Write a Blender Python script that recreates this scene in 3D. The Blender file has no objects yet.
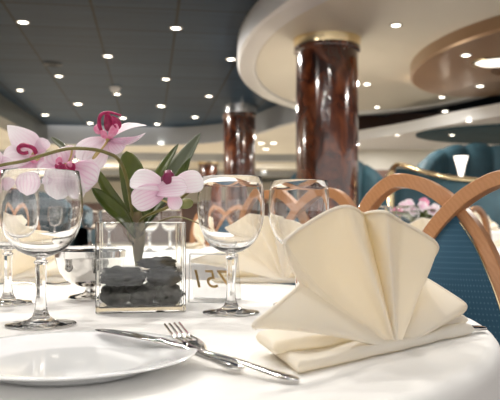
import bpy, bmesh, math, random
from mathutils import Vector, Matrix, noise
random.seed(7)
S = bpy.context.scene
COL = S.collection
PI = math.pi
TZ = 0.75            # height of the near table top
CZ = 0.89            # eye height
F = 700.0

def P(px, py, D):
    """a point at distance D seen at that place of the 500x400 picture"""
    return Vector(((px-250)/F*D, D, CZ+(222-py)/F*D))

def T(px, py, z=TZ):
    """a point on a level plane at height z"""
    D = (CZ-z)*F/(py-222)
    return Vector(((px-250)/F*D, D, z))

# ------------------------------------------------------------------ materials
def mat(name, col=(.8,.8,.8), rough=.5, metal=0., **kw):
    m = bpy.data.materials.new(name); m.use_nodes = True
    nt = m.node_tree; b = nt.nodes['Principled BSDF']
    b.inputs['Base Color'].default_value = (*col, 1)
    b.inputs['Roughness'].default_value = rough
    b.inputs['Metallic'].default_value = metal
    for k, v in kw.items():
        b.inputs[k.replace('_', ' ')].default_value = v
    return m, nt, b

def ramp(nt, fac, stops):
    r = nt.nodes.new('ShaderNodeValToRGB')
    e = r.color_ramp.elements
    while len(e) < len(stops): e.new(.5)
    for q, (p, c) in zip(e, stops):
        q.position = p; q.color = (*c, 1)
    nt.links.new(fac, r.inputs['Fac'])
    return r.outputs['Color']

def coords(nt, scale=(1,1,1), rot=(0,0,0), kind='Object'):
    tc = nt.nodes.new('ShaderNodeTexCoord'); mp = nt.nodes.new('ShaderNodeMapping')
    mp.inputs['Scale'].default_value = scale; mp.inputs['Rotation'].default_value = rot
    nt.links.new(tc.outputs[kind], mp.inputs['Vector'])
    return mp.outputs['Vector']

def tex(nt, kind, vec, **kw):
    n = nt.nodes.new('ShaderNodeTex'+kind)
    if vec is not None: nt.links.new(vec, n.inputs['Vector'])
    for k, v in kw.items():
        if k in n.inputs: n.inputs[k].default_value = v
        elif k.replace('_', ' ') in n.inputs: n.inputs[k.replace('_', ' ')].default_value = v
        else: setattr(n, k, v)
    return n

def bump(nt, b, h, strength=.3, dist=.001):
    n = nt.nodes.new('ShaderNodeBump'); n.inputs['Strength'].default_value = strength
    n.inputs['Distance'].default_value = dist
    nt.links.new(h, n.inputs['Height']); nt.links.new(n.outputs['Normal'], b.inputs['Normal'])

def noise_mat(name, stops, scale, rough=.5, metal=0., stretch=(1,1,1), detail=4., bmp=0., dist=.001, **kw):
    m, nt, b = mat(name, (1,1,1), rough, metal, **kw)
    n = tex(nt, 'Noise', coords(nt, stretch), Scale=scale, Detail=detail)
    nt.links.new(ramp(nt, n.outputs['Fac'], stops), b.inputs['Base Color'])
    if bmp: bump(nt, b, n.outputs['Fac'], bmp, dist)
    return m

def emis(name, col, strength, sample=False):
    m, nt, b = mat(name, (.8,.8,.8), .4)
    b.inputs['Emission Color'].default_value = (*col, 1)
    b.inputs['Emission Strength'].default_value = strength
    if not sample: m.cycles.emission_sampling = 'NONE'
    return m

def cloth(name, c, sheen=.2, weave=900., var=.03, through=0.):
    m, nt, b = mat(name, c, .85)
    v = coords(nt)
    n = tex(nt, 'Noise', v, Scale=9., Detail=3.)
    c2 = tuple(x*(1-var) for x in c)
    nt.links.new(ramp(nt, n.outputs['Fac'], [(.35, c2), (.65, c)]), b.inputs['Base Color'])
    w = tex(nt, 'Wave', v, Scale=weave/6.28, Distortion=.3)
    bump(nt, b, w.outputs['Fac'], .06, .0004)
    b.inputs['Sheen Weight'].default_value = sheen
    if through:
        tr = nt.nodes.new('ShaderNodeBsdfTranslucent'); tr.inputs['Color'].default_value = (c[0], c[1]*.885, c[2]*.62, 1)
        ms = nt.nodes.new('ShaderNodeMixShader'); ms.inputs[0].default_value = through
        nt.links.new(b.outputs[0], ms.inputs[1]); nt.links.new(tr.outputs[0], ms.inputs[2])
        nt.links.new(ms.outputs[0], nt.nodes['Material Output'].inputs['Surface'])
    return m

M = {}
M['cloth'] = cloth('white_linen', (.86,.845,.82))
M['napkin'] = cloth('cream_linen', (.96,.935,.875), .2, through=.34)
M['napkin2'] = cloth('pale_cream_linen', (.92,.89,.82), .2)
M['porcelain'] = mat('white_porcelain', (.94,.95,.96), .12, Coat_Weight=.6)[0]
def glass(name, ior=1.5, col=(1,1,1)):
    m, nt, b = mat(name, col, .0)
    b.inputs['Transmission Weight'].default_value = 1.; b.inputs['IOR'].default_value = ior
    return m
M['glass'] = glass('clear_glass', 1.48)
M['vase_glass'] = glass('thick_clear_glass', 1.47, (.985,.995,.99))
M['water'] = glass('clear_water', 1.33)
M['acrylic'] = glass('clear_acrylic', 1.45)
M['acrylic_reflect'] = glass('acrylic_painted_reflection', 1.45, (.80,.81,.82))  # grey tint puts a dark reflection into the clear panel's colour
M['steel'] = noise_mat('polished_steel', [(.3,(.72,.71,.69)),(.7,(.80,.79,.78))], 30, .09, 1.)
M['silver'] = noise_mat('polished_silver', [(.3,(.80,.78,.74)),(.7,(.88,.86,.83))], 20, .05, 1.)
M['brass'] = noise_mat('polished_brass', [(.3,(.78,.62,.36)),(.7,(.86,.72,.46))], 12, .18, 1.)
M['gold'] = mat('gold_ink', (.62,.40,.12), .35, .3)[0]
M['chrome_ring'] = mat('satin_chrome', (.75,.75,.75), .25, 1.)[0]
M['stone'] = noise_mat('dark_river_stone', [(.3,(.003,.003,.002)),(.55,(.010,.009,.006)),(.8,(.045,.040,.026))], 55, .62, bmp=.5, dist=.0015, Specular_IOR_Level=.25)
M['leaf'] = None; M['petal'] = None
# wood with grain
def wood(name, a, c, rough=.35):
    m, nt, b = mat(name, a, rough, Coat_Weight=.25)
    v = coords(nt, (3,3,40))
    n = tex(nt, 'Noise', coords(nt, (26,26,26)), Scale=1., Detail=3.)
    w = tex(nt, 'Wave', coords(nt, (1,1,1), (.4,.6,.2)), Scale=38., Distortion=5., Detail=3., Detail_Scale=2.)
    nt.links.new(ramp(nt, w.outputs['Fac'], [(.0,a),(1.,c)]), b.inputs['Base Color'])
    return m
M['wood'] = wood('cherry_wood', (.43,.20,.085), (.47,.225,.10))
M['darkwood'] = wood('dark_wood', (.09,.035,.016), (.14,.06,.03))
def teal():
    m, nt, b = mat('teal_upholstery', (.014,.072,.125), .8)
    v = tex(nt, 'Voronoi', coords(nt, (30,44,1), kind='UV'), Scale=1., Randomness=.0)
    nt.links.new(ramp(nt, v.outputs['Distance'], [(.10,(.07,.15,.21)),(.17,(.014,.072,.125)),(1.,(.010,.058,.105))]), b.inputs['Base Color'])
    b.inputs['Sheen Weight'].default_value = .15
    return m
M['teal'] = teal()
M['teal_plain'] = noise_mat('teal_velvet', [(.3,(.008,.036,.052)),(.7,(.014,.058,.080))], 6, .7)
def marble():
    m, nt, b = mat('brown_marble', (.1,.03,.015), .08, Coat_Weight=.8)
    n = tex(nt, 'Noise', coords(nt, (1,1,.6)), Scale=7., Detail=8., Distortion=1.2)
    nt.links.new(ramp(nt, n.outputs['Fac'], [(.3,(.016,.004,.002)),(.5,(.07,.018,.007)),(.68,(.16,.045,.015)),(.85,(.27,.09,.03))]), b.inputs['Base Color'])
    b.inputs['Roughness'].default_value = .14
    return m
M['marble'] = marble()
M['cream'] = noise_mat('cream_paint', [(.3,(.60,.57,.49)),(.7,(.66,.63,.55))], .8, .40)
M['white'] = noise_mat('white_gloss_paint', [(.3,(.66,.67,.68)),(.7,(.72,.73,.74))], .7, .32)
M['greybeam'] = noise_mat('grey_bulkhead_paint', [(.3,(.30,.32,.34)),(.7,(.38,.40,.43))], .6, .4)
M['darkbeam'] = noise_mat('dark_bulkhead_paint', [(.3,(.07,.075,.07)),(.7,(.11,.115,.10))], .7, .4)
M['bronze'] = noise_mat('bronze_panel', [(.3,(.30,.19,.11)),(.7,(.38,.25,.15))], 1.2, .3, .3)
M['carpet'] = noise_mat('patterned_carpet', [(.35,(.05,.05,.07)),(.5,(.16,.08,.05)),(.62,(.20,.16,.11)),(.75,(.04,.09,.12))], 3.2, .95, bmp=.3, dist=.01)
M['plastic'] = mat('white_plastic', (.7,.7,.7), .4)[0]
M['ventgrey'] = mat('grey_vent', (.05,.055,.06), .5)[0]
M['lamp'] = emis('lit_lamp_lens', (1,.93,.80), 12.)
M['cove'] = emis('lit_cove_strip', (1,.84,.55), 2.2, True)
M['sconce'] = emis('lit_glass_shade', (1,.93,.82), 1.7, True)
def ceiling_mat():
    m, nt, b = mat('brushed_slate_panels', (.08,.09,.1), .42, .0)
    v = coords(nt)
    br = tex(nt, 'Brick', v, Scale=1., offset=0., offset_frequency=1)
    br.inputs['Mortar Size'].default_value = .016; br.inputs['Mortar Smooth'].default_value = .2
    br.inputs['Brick Width'].default_value = .82; br.inputs['Row Height'].default_value = .8
    br.inputs['Color1'].default_value = (.017,.041,.074,1); br.inputs['Color2'].default_value = (.025,.053,.090,1)
    br.inputs['Mortar'].default_value = (.0015,.003,.004,1)
    n = tex(nt, 'Noise', coords(nt, (.8,9,1)), Scale=1., Detail=4.)
    mx = nt.nodes.new('ShaderNodeMix'); mx.data_type = 'RGBA'; mx.blend_type = 'MULTIPLY'; mx.inputs['Factor'].default_value = .8
    nt.links.new(br.outputs['Color'], mx.inputs[6])
    nt.links.new(ramp(nt, n.outputs['Fac'], [(.3,(.6,.6,.6)),(.7,(1.15,1.15,1.15))]), mx.inputs[7])
    nt.links.new(mx.outputs[2], b.inputs['Base Color']); b.inputs['Specular IOR Level'].default_value = .05
    return m
M['ceiling'] = ceiling_mat()
def petal_mat(name, edge, core, vein, vs):
    m, nt, b = mat(name, edge, .55)
    uv = coords(nt, (1,1,1), kind='UV')
    sp = nt.nodes.new('ShaderNodeSeparateXYZ'); nt.links.new(uv, sp.inputs[0])
    base = ramp(nt, sp.outputs['Y'], [(.0,core),(.40,tuple(.5*(x+y) for x, y in zip(edge, core))),(.85,edge)])
    # fanned veins: waves across the petal, spreading from its base
    w = tex(nt, 'Wave', uv, Scale=2.1, Distortion=1.1, Detail=1., bands_direction='X')
    mx = nt.nodes.new('ShaderNodeMix'); mx.data_type = 'RGBA'; mx.blend_type = 'MIX'
    f = ramp(nt, w.outputs['Fac'], [(.62,(0,0,0)),(.98,(vs,vs,vs))])
    nt.links.new(f, mx.inputs[0]); nt.links.new(base, mx.inputs[6]); mx.inputs[7].default_value = (*vein,1)
    nt.links.new(mx.outputs[2], b.inputs['Base Color'])
    tr = nt.nodes.new('ShaderNodeBsdfTranslucent'); nt.links.new(mx.outputs[2], tr.inputs['Color'])
    ms = nt.nodes.new('ShaderNodeMixShader'); ms.inputs[0].default_value = .35
    out = nt.nodes['Material Output']
    nt.links.new(b.outputs[0], ms.inputs[1]); nt.links.new(tr.outputs[0], ms.inputs[2]); nt.links.new(ms.outputs[0], out.inputs['Surface'])
    return m
M['petal'] = petal_mat('pale_pink_petal', (.94,.88,.92), (.86,.57,.73), (.76,.42,.62), .34)
M['petal_white'] = petal_mat('white_pink_petal', (.95,.93,.945), (.90,.74,.83), (.84,.60,.73), .22)
M['lip'] = noise_mat('magenta_orchid_lip', [(.3,(.22,.002,.05)),(.6,(.40,.008,.10)),(.85,(.62,.06,.22))], 160, .35)
M['lip_dark'] = noise_mat('dark_magenta_orchid_lip', [(.3,(.10,.003,.03)),(.7,(.22,.006,.07))], 90, .35)
M['lip_pink'] = noise_mat('pink_orchid_lobe', [(.3,(.75,.18,.36)),(.7,(.82,.42,.56))], 160, .4)
M['leaf'] = noise_mat('orchid_leaf_green', [(.3,(.035,.055,.006)),(.7,(.115,.145,.022))], 18, .32, stretch=(1,1,.25))
M['leaf_grey'] = noise_mat('grey_green_leaf', [(.3,(.075,.09,.05)),(.7,(.13,.15,.09))], 18, .4, stretch=(1,1,.25))
M['spike'] = noise_mat('olive_green_stem', [(.3,(.12,.105,.02)),(.7,(.20,.17,.045))], 60, .45)
M['pedicel'] = noise_mat('yellow_green_stalk', [(.3,(.42,.30,.10)),(.7,(.55,.42,.18))], 60, .5)
M['bud'] = noise_mat('green_bud', [(.3,(.15,.17,.05)),(.7,(.26,.27,.10))], 60, .45)
M['rootstock'] = noise_mat('brown_green_stem_base', [(.3,(.14,.09,.045)),(.7,(.22,.20,.08))], 40, .6)

# ------------------------------------------------------------------ mesh helpers
def NB(): return bmesh.new()

def lathe(bm, prof, seg=48, c=(0,0,0), sx=1., sy=1., cap=False):
    rings = []
    for r, z in prof:
        if r < 1e-6:
            rings.append([bm.verts.new((c[0], c[1], c[2]+z))])
        else:
            rings.append([bm.verts.new((c[0]+r*sx*math.cos(2*PI*i/seg), c[1]+r*sy*math.sin(2*PI*i/seg), c[2]+z)) for i in range(seg)])
    for a, b in zip(rings, rings[1:]):
        for i in range(seg):
            j = (i+1) % seg
            if len(a) == 1 and len(b) == 1: continue
            if len(a) == 1: bm.faces.new((a[0], b[j], b[i]))
            elif len(b) == 1: bm.faces.new((a[i], a[j], b[0]))
            else: bm.faces.new((a[i], a[j], b[j], b[i]))
    return rings

def box(bm, c, s, rz=0.):
    c = Vector(c); R = Matrix.Rotation(rz, 3, 'Z'); v = []
    for z in (-1,1):
        for x, y in ((-1,-1),(1,-1),(1,1),(-1,1)):
            v.append(bm.verts.new(c + R @ Vector((x*s[0]/2, y*s[1]/2, z*s[2]/2))))
    for f in ((3,2,1,0),(4,5,6,7),(0,1,5,4),(1,2,6,5),(2,3,7,6),(3,0,4,7)):
        bm.faces.new([v[i] for i in f])
    return v

def catmull(pts, n):
    pts = [Vector(p) for p in pts]; out = []
    q = [2*pts[0]-pts[1]] + pts + [2*pts[-1]-pts[-2]]
    for i in range(1, len(q)-2):
        a, b, c, d = q[i-1:i+3]
        for k in range(n):
            t = k/n
            out.append(.5*((2*b)+(c-a)*t+(2*a-5*b+4*c-d)*t*t+(3*b-a-3*c+d)*t**3))
    out.append(pts[-1])
    return out

def sweep(bm, path, section, up=Vector((0,0,1)), scales=None, caps=True, fixed=None):
    """section: list of (a,b) in the frame (side, normal) along the path"""
    rings = []; n = len(path); prev = None
    for i, p in enumerate(path):
        t = (path[min(i+1,n-1)] - path[max(i-1,0)]).normalized()
        if fixed is not None:
            nn = fixed; side = nn.cross(t).normalized()
        else:
            ref = prev if prev is not None else (up if abs(up.dot(t)) < .95 else Vector((1,0,0)))
            nn = (ref - t*ref.dot(t)).normalized(); prev = nn
            side = nn.cross(t).normalized()
        s = scales[i] if scales else 1.
        sa, sb = s if isinstance(s, tuple) else (s, s)
        rings.append([bm.verts.new(p + side*(a*sa) + nn*(b*sb)) for a, b in section])
    k = len(section)
    for A, B in zip(rings, rings[1:]):
        for i in range(k):
            j = (i+1) % k
            bm.faces.new((A[i], A[j], B[j], B[i]))
    if caps:
        bm.faces.new(list(reversed(rings[0]))); bm.faces.new(rings[-1])

def circ(r, n=10): return [(r*math.cos(2*PI*i/n), r*math.sin(2*PI*i/n)) for i in range(n)]

def tube(bm, pts, r, n=10, sub=6, taper=None):
    path = catmull(pts, sub) if sub > 1 else [Vector(p) for p in pts]
    m = len(path)-1
    sc = [1 if taper is None else 1+(taper-1)*i/m for i in range(m+1)]
    sweep(bm, path, circ(r, n), scales=sc)

def blob(bm, c, r, seed=0, amp=.15, nu=18, nv=12, R=None, freq=1.6, power=1.):
    c = Vector(c); rings = []
    for j in range(nv+1):
        th = PI*j/nv
        row = []
        for i in range(nu if 0 < j < nv else 1):
            ph = 2*PI*i/nu
            d = Vector((math.sin(th)*math.cos(ph), math.sin(th)*math.sin(ph), math.cos(th)))
            if power != 1.:
                e = (abs(d.x)**3+abs(d.y)**3+abs(d.z)**3)**(-1/3); d = d*(1+(e-1)*power)
            k = 1+amp*noise.noise(d*freq+Vector((seed*3.7, seed*1.3, seed*.7)))
            v = Vector((d.x*r[0], d.y*r[1], d.z*r[2]))*k
            if R is not None: v = R @ v
            row.append(bm.verts.new(c+v))
        rings.append(row)
    for a, b in zip(rings, rings[1:]):
        for i in range(nu):
            j = (i+1) % nu
            if len(a) == 1: bm.faces.new((a[0], b[i], b[j]))
            elif len(b) == 1: bm.faces.new((a[j], a[i], b[0]))
            else: bm.faces.new((a[j], a[i], b[i], b[j]))

def grid(bm, fn, nu, nv, uv=True):
    V = [[bm.verts.new(fn(i/nu, j/nv)) for j in range(nv+1)] for i in range(nu+1)]
    lay = bm.loops.layers.uv.verify() if uv else None
    for i in range(nu):
        for j in range(nv):
            f = bm.faces.new((V[i][j], V[i+1][j], V[i+1][j+1], V[i][j+1]))
            if uv:
                for l, (a, b) in zip(f.loops, ((i,j),(i+1,j),(i+1,j+1),(i,j+1))):
                    l[lay].uv = (a/nu, b/nv)
    return V

def petal(bm, B, Tp, w, n, cup=.15, arch=.12, tipness=.6, nu=10, nv=14, wave=0., basew=.25, fold=0., peak=.62):
    """a leaf-shaped blade from B to Tp, w wide, facing n"""
    B = Vector(B); Tp = Vector(Tp); d = Tp-B; L = d.length; dn = d.normalized()
    n = Vector(n); n = (n - dn*n.dot(dn)).normalized(); side = dn.cross(n)
    def fn(u, v):
        s = 2*u-1
        if v < peak: k = basew+(1-basew)*math.sin(PI/2*v/peak)
        else:
            q = (v-peak)/(1-peak)
            k = max(0., 1-q**(1.4+2.2*(1-tipness)))**.62 if tipness < .7 else (1-q)**(.5+.6*tipness)*(1+.5*q)
        hw = .5*w*k
        p = B + dn*(L*v) + side*(s*hw)
        p += n*(arch*L*math.sin(PI*v)*1. + cup*w*(s*s-.3)*k + fold*w*abs(s)*k)
        if wave: p += n*(wave*w*math.sin(7*v+3*s)*abs(s))
        return p
    grid(bm, fn, nu, nv)

# ------------------------------------------------------------------ object helpers
BASE = {}
def finish(name, bm, m, parent=None, smooth=True, angle=40, weld=False):
    off = Vector((0,0,0))
    if parent is not None:
        off = BASE.get(parent.name, off)
    if weld: bmesh.ops.remove_doubles(bm, verts=bm.verts, dist=1e-5)
    if off.length: bmesh.ops.translate(bm, verts=bm.verts, vec=-off)
    bmesh.ops.recalc_face_normals(bm, faces=bm.faces)
    me = bpy.data.meshes.new(name); bm.to_mesh(me); bm.free()
    if smooth:
        me.polygons.foreach_set('use_smooth', [True]*len(me.polygons))
        me.set_sharp_from_angle(angle=math.radians(angle))
    me.materials.append(m)
    o = bpy.data.objects.new(name, me); COL.objects.link(o)
    if parent is not None:
        o.parent = parent; BASE[o.name] = off
    return o

def tag(o, label, cat, group=None):
    o['label'] = label; o['category'] = cat
    if group: o['group'] = group
    return o

def thing(name, label, cat, loc=(0,0,0), group=None):
    """an empty at the base; parts are given in world coordinates and stored relative to it"""
    o = bpy.data.objects.new(name, None); COL.objects.link(o); o.location = loc
    o.empty_display_size = .05
    BASE[o.name] = Vector(loc)
    return tag(o, label, cat, group)

def mesh_thing(name, bm, m, label, cat, loc, group=None, **kw):
    """one-mesh thing with its origin at loc"""
    bmesh.ops.translate(bm, verts=bm.verts, vec=-Vector(loc))
    o = finish(name, bm, m, None, **kw); o.location = loc
    return tag(o, label, cat, group)

def struct(name, bm, m, **kw):
    o = finish(name, bm, m, None, **kw); o['kind'] = 'structure'
    return o

KIDS = {}
def copy_tree(o, parent=None):
    c = o.copy(); COL.objects.link(c)
    if parent is not None: c.parent = parent
    for ch in list(o.children): copy_tree(ch, c)
    return c

def dup(src, loc, rz=0., label=None, group=None, scale=None):
    c = copy_tree(src); c.location = loc; c.rotation_euler = (0,0,rz)
    if scale: c.scale = scale
    if label: c['label'] = label
    if group: c['group'] = group
    return c

def solid(o, t, offset=0., sub=0):
    s = o.modifiers.new('solid', 'SOLIDIFY'); s.thickness = t; s.offset = offset
    if sub:
        q = o.modifiers.new('sub', 'SUBSURF'); q.levels = sub; q.render_levels = sub
    return o

# ================================================================== the room
bm = NB(); box(bm, (2, 11, -.05), (30, 38, .1)); struct('floor', bm, M['carpet'], smooth=False)
bm = NB(); box(bm, (0, 19.5, .0035), (28, 21.5, .006)); struct('floor.001', bm, noise_mat('pale_bounce_floor', [(.3,(.50,.44,.36)),(.7,(.60,.54,.45))], 2., .9), smooth=False)  # pale sheet added over the far floor to bounce light onto the ceilings
H1 = 2.95
# dark panelled ceiling, its seams running a little to the left of the view
bm = NB(); box(bm, (0, 0, .03), (8.6, 18.6, .06))
o = struct('ceiling', bm, M['ceiling'], smooth=False); o.location = (.35-.156*6.0, 6.0, H1); o.rotation_euler = (0,0,math.atan(.143))
bm = NB(); box(bm, (8.6, 6.0, H1+.09), (12, 19, .06)); struct('ceiling.001', bm, M['ceiling'], smooth=False)
# left bulkhead along the dark ceiling and the lower ceiling outside it
bm = NB()
a0, a1 = Vector((-3.15,-4,0)), Vector((-4.75,15.2,0))
def prism(bm, pts, z0, z1):
    lo = [bm.verts.new((p[0],p[1],z0)) for p in pts]; hi = [bm.verts.new((p[0],p[1],z1)) for p in pts]
    bm.faces.new(list(reversed(lo))); bm.faces.new(hi)
    for i in range(len(pts)):
        j = (i+1) % len(pts); bm.faces.new((lo[i], lo[j], hi[j], hi[i]))
prism(bm, [(-2.35,-4),(-3.95,10.5),(-4.38,15.3),(-4.8,15.3),(-4.3,10.5),(-2.75,-4)], 2.60, H1+.06)
struct('trim_1', bm, M['darkbeam'], smooth=False)
bm = NB(); prism(bm, [(-2.75,-4),(-4.3,10.5),(-4.75,15.3),(-14,15.3),(-14,-4)], 2.62, 2.72)
struct('ceiling.002', bm, M['cream'], smooth=False)
# grey-blue fascia at the end of the dark ceiling and the lower ceiling beyond
fc = [(p.x,p.y) for p in catmull([(-4.4,15.1,0),(-2.4,15.4,0),(-.9,14.9,0),(-.05,13.7,0),(.5,12.3,0),(.95,11.4,0),(1.5,10.9,0)], 6)]
bm = NB(); prism(bm, fc+[(x+.06,y+.16) for x, y in reversed(fc)], 2.58, H1+.06); struct('trim_2', bm, M['greybeam'], angle=30)
bm = NB(); prism(bm, [(x+.06,y+.16) for x, y in fc]+[(1.7,15.3),(14,15.3),(14,30),(-14,30),(-14,15.4)], 2.62, 2.72); struct('ceiling.003', bm, M['cream'], smooth=False)
# white oval canopy under the dark ceiling
bm = NB()
DC = (1.82, 8.25, 0)
def oval(bm, prof, sx, sy, c, seg=96):
    lathe(bm, prof, seg, c, sx, sy)
oval(bm, [(1.0,H1+.06),(1.0,2.735),(.985,2.712),(.97,2.71),(.90,2.71),(.893,2.74),(0,2.74)], 1.97, 3.72, DC)
struct('ceiling.004', bm, M['white'], angle=30).data.materials[0] = M['white']
bm = NB(); oval(bm, [(.889,2.735),(.885,2.729),(0,2.729)], 1.97, 3.72, DC); struct('ceiling.005', bm, M['cream'], angle=30)
# bronze oval dropped below the canopy
bm = NB(); oval(bm, [(1.0,2.74),(1.0,2.61),(.98,2.59),(.26,2.59),(.25,2.63),(0,2.63)], 1.15, 1.9, (2.98,7.65,0)); struct('trim_3', bm, M['bronze'], angle=30)
# the right-hand tier: lower ceiling with a curved front edge, wall behind it
edge = [P(340,139,12.7), P(358,136,12.1), P(400,128,11.2), P(450,117,10.1), P(500,107,9.3), P(560,95,8.5)]
ed = [(p.x, p.y) for p in catmull(edge, 6)]
bm = NB(); prism(bm, ed+[(9.5,9.0),(9.5,13.6),(1.5,13.6)], 2.30, 2.47); struct('ceiling.006', bm, M['white'], smooth=False)
bm = NB(); oval(bm, [(1.,2.302),(1.,2.27),(.97,2.255),(0,2.255)], 2.1, 1.25, (4.75,11.1,0)); struct('trim_4', bm, M['teal_plain'], angle=30)
bm = NB(); box(bm, (5.6,13.7,1.15), (8.2,.2,2.3)); struct('wall_right', bm, M['cream'], smooth=False)
bm = NB(); box(bm, (3.0,13.75,2.75), (3.0,.2,.9)); struct('trim_5', bm, M['darkwood'], smooth=False)
bm = NB(); box(bm, (7.0,13.75,2.75), (5.0,.2,.9)); struct('trim_6', bm, M['teal_plain'], smooth=False)
bm = NB(); box(bm, (5.6,13.56,.95), (8.2,.08,1.9)); struct('trim_7', bm, M['darkwood'], smooth=False)
# far wall with dark timber dado
bm = NB(); box(bm, (0,30,1.4), (28,.2,2.8)); struct('wall_back', bm, M['cream'], smooth=False)
bm = NB(); box(bm, (0,29.8,.85), (28,.1,1.7)); struct('trim_8', bm, M['darkwood'], smooth=False)
for k, (yy, m_) in enumerate(((17.6,'greybeam'),(20.0,'cream'),(23.5,'greybeam'),(27.0,'darkbeam'))):
    q = [(p.x,p.y) for p in catmull([(-13,yy-3.5,0),(-7,yy-1.0,0),(-2,yy,0),(2.5,yy+.2,0),(8,yy-1.2,0)], 6)]
    bm = NB(); prism(bm, q+[(x,y+.25) for x, y in reversed(q)], 2.44, 2.64); struct('trim_%d' % (10+k), bm, M[m_], angle=30)
# glowing cove band across the far ceiling
bm = NB(); prism(bm, [(-3.2,20.5),(2.6,20.5),(2.6,20.6),(-3.2,20.6)], 2.62-.02, 2.62); 
bm.free()
bm = NB(); box(bm, (.1,21.0,2.68), (4.6,.25,.36)); struct('trim_9', bm, M['cream'], smooth=False)
bm = NB(); box(bm, (.4,20.86,2.72), (4.0,.03,.26))
mesh_thing('cove_light', bm, M['cove'], 'long glowing warm cove light strip at the far end behind the columns', 'light', (.4,20.86,2.59), smooth=False)

# windows far on the left
bm = NB(); box(bm, (-11,14,1.35), (.2,36,2.7)); struct('wall_left', bm, M['cream'], smooth=False)

# ------------------------------------------------------------------ columns
def column(x, y, r, ztop, caph, capmat, label, zcapoff=0.):
    t = thing('column', label, 'column', (x,y,0), 'polished marble columns')
    bm = NB(); lathe(bm, [(r,.22),(r,ztop-caph)], 64, (x,y,0)); finish('shaft', bm, M['marble'], t)
    bm = NB(); lathe(bm, [(0,ztop-.002),(r*1.09,ztop-.002),(r*1.06,ztop-caph),(r*.9,ztop-caph)], 64, (x,y,0)); finish('capital', bm, capmat, t)
    bm = NB(); lathe(bm, [(r*.9,ztop-caph),(r*1.06,ztop-caph-.001),(r*1.08,ztop-caph-.02),(r*1.06,ztop-caph-.045),(r*.99,ztop-caph-.06)], 64, (x,y,0)); finish('collar', bm, M['marble'], t)
    bm = NB(); lathe(bm, [(r*.9,.24),(r*1.1,.22),(r*1.15,.18),(r*1.15,.0),(0,0)], 64, (x,y,0)); finish('base', bm, M['brass'], t)
column(.775, 7.05, .312, 2.729, .085, M['brass'], 'thick polished brown marble column with a brass collar under the white canopy')
column(-.186, 12.4, .285, 2.95, .15, M['chrome_ring'], 'slimmer brown marble column with a silver collar rising to the dark ceiling')
column(-1.19, 20., .27, 2.62, .08, M['brass'], 'farthest brown marble column, just left of the silver-collared column')

# ------------------------------------------------------------------ ceiling downlights
def downlight(x, y, z, label, r=.075, first=[None]):
    if first[0] is None:
        t = thing('ceiling_light', label, 'light', (0,0,0), 'recessed ceiling downlights')
        bm = NB(); lathe(bm, [(.062,-.003),(.066,-.009),(.085,-.006),(.09,.0),(.062,.0)], 28); finish('trim_ring', bm, M['chrome_ring'], t)
        bm = NB(); lathe(bm, [(0,-.006),(.045,-.006),(.064,-.002),(.064,.0)], 28); finish('lens', bm, M['lamp'], t)
        first[0] = t; o = t
    else:
        o = copy_tree(first[0])
    o.location = (x,y,z); k = .68*r/.075; o.scale = (k,k,1); o['label'] = label
    return o
def at(px, py, z): return T(px, py, z)
DL = [ # dark ceiling
 (23,22,'large round downlight at the top left corner of the dark ceiling'),
 (176,28,'large round downlight near the top middle of the dark ceiling'),
 (108,56,'downlight halfway between the vent and the ceiling top, left of middle'),
 (231,59,'downlight on the dark ceiling touching the edge of the white canopy'),
 (59,76,'downlight on the dark ceiling just beyond the round grey vent'),
 (20,90,'downlight on the dark ceiling closest to the left bulkhead'),
 (166,79,'downlight on the dark ceiling right of the dome smoke detector'),
 (117,94,'downlight just beyond the dome smoke detector'),
 (78,104,'downlight on the dark ceiling left of the tallest orchid lip'),
 (161,106,'downlight on the dark ceiling straight above the pointed orchid leaves'),
 (209,96,'downlight on the dark ceiling left of the silver-collared column'),
 (45,115,'downlight on the dark ceiling near the far end of the left bulkhead'),
 (90,123,'downlight on the dark ceiling left of the topmost orchid flower'),
 (123,118,'downlight touching the tip of the topmost orchid lip'),
 (157,124,'far downlight near the end fascia, left of two above the orchid leaves'),
 (195,117,'far downlight near the end fascia, right of two above the orchid leaves'),
]
for px, py, l in DL:
    p = at(px, py, H1); downlight(p.x, p.y, H1, l, .085 if py < 100 else .11)
for px, py, l in [(396,25,'brightest downlight in the white canopy, above and left of the bronze oval'),
                  (367,84,'downlight in the white canopy just right of the brass-collared column'),
                  (442,97,'downlight in the white canopy below the bronze oval'),
                  (377,107,'downlight at the far edge of the white canopy')]:
    p = at(px, py, 2.729); downlight(p.x, p.y, 2.729, l, .075)
for px, py, l in [(466,55,'downlight in the bronze oval, left of the big lamp'), (480,86,'downlight in the bronze oval, farther edge')]:
    p = at(px, py, 2.59); downlight(p.x, p.y, 2.59, l, .075)
for px, py, l in [(445,111,'small downlight at the front edge of the right tier, middle'),(469,121,'downlight under the right tier beside the dark teal oval'),
                  (397,135,'downlight under the right tier, left part'),(434,136,'downlight under the right tier, left of the dark teal oval'),
                  (452,132,'faint downlight at the rim of the dark teal oval')]:
    p = at(px, py, 2.30); 
    if p.y < 13.3: downlight(p.x, p.y, 2.30 if py != 132 else 2.255, l, .075)
for px, py, l in [(30,151,'tiny far downlight above the pointed petal of the leftmost orchid flower'),(75,160,'tiny far downlight behind the middle orchid flower'),(187,151,'tiny far downlight between the pointed leaves and the slim column'),(215,163,'tiny far downlight left of the slim column foot'),(120,158,'tiny far downlight behind the arching orchid stem'),(105,143,'far small downlight right above the topmost orchid flower petals'),(161,143,'far small downlight behind the pointed orchid leaf'),
                  (205,142,'far small downlight left of the silver-collared column, low'),(262,137,'far small downlight right of the silver-collared column'),
                  (277,131,'far downlight between the two nearest columns, upper'),(266,149,'far downlight between the columns just above the glowing strip'),
                  (264,171,'farthest downlight below the glowing strip')]:
    D = min((CZ-2.62)*F/(py-222), 29.); p = P(px, py, D)
    if D < 29.: downlight(p.x, max(p.y,15.35), 2.62, l, .13)
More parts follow.
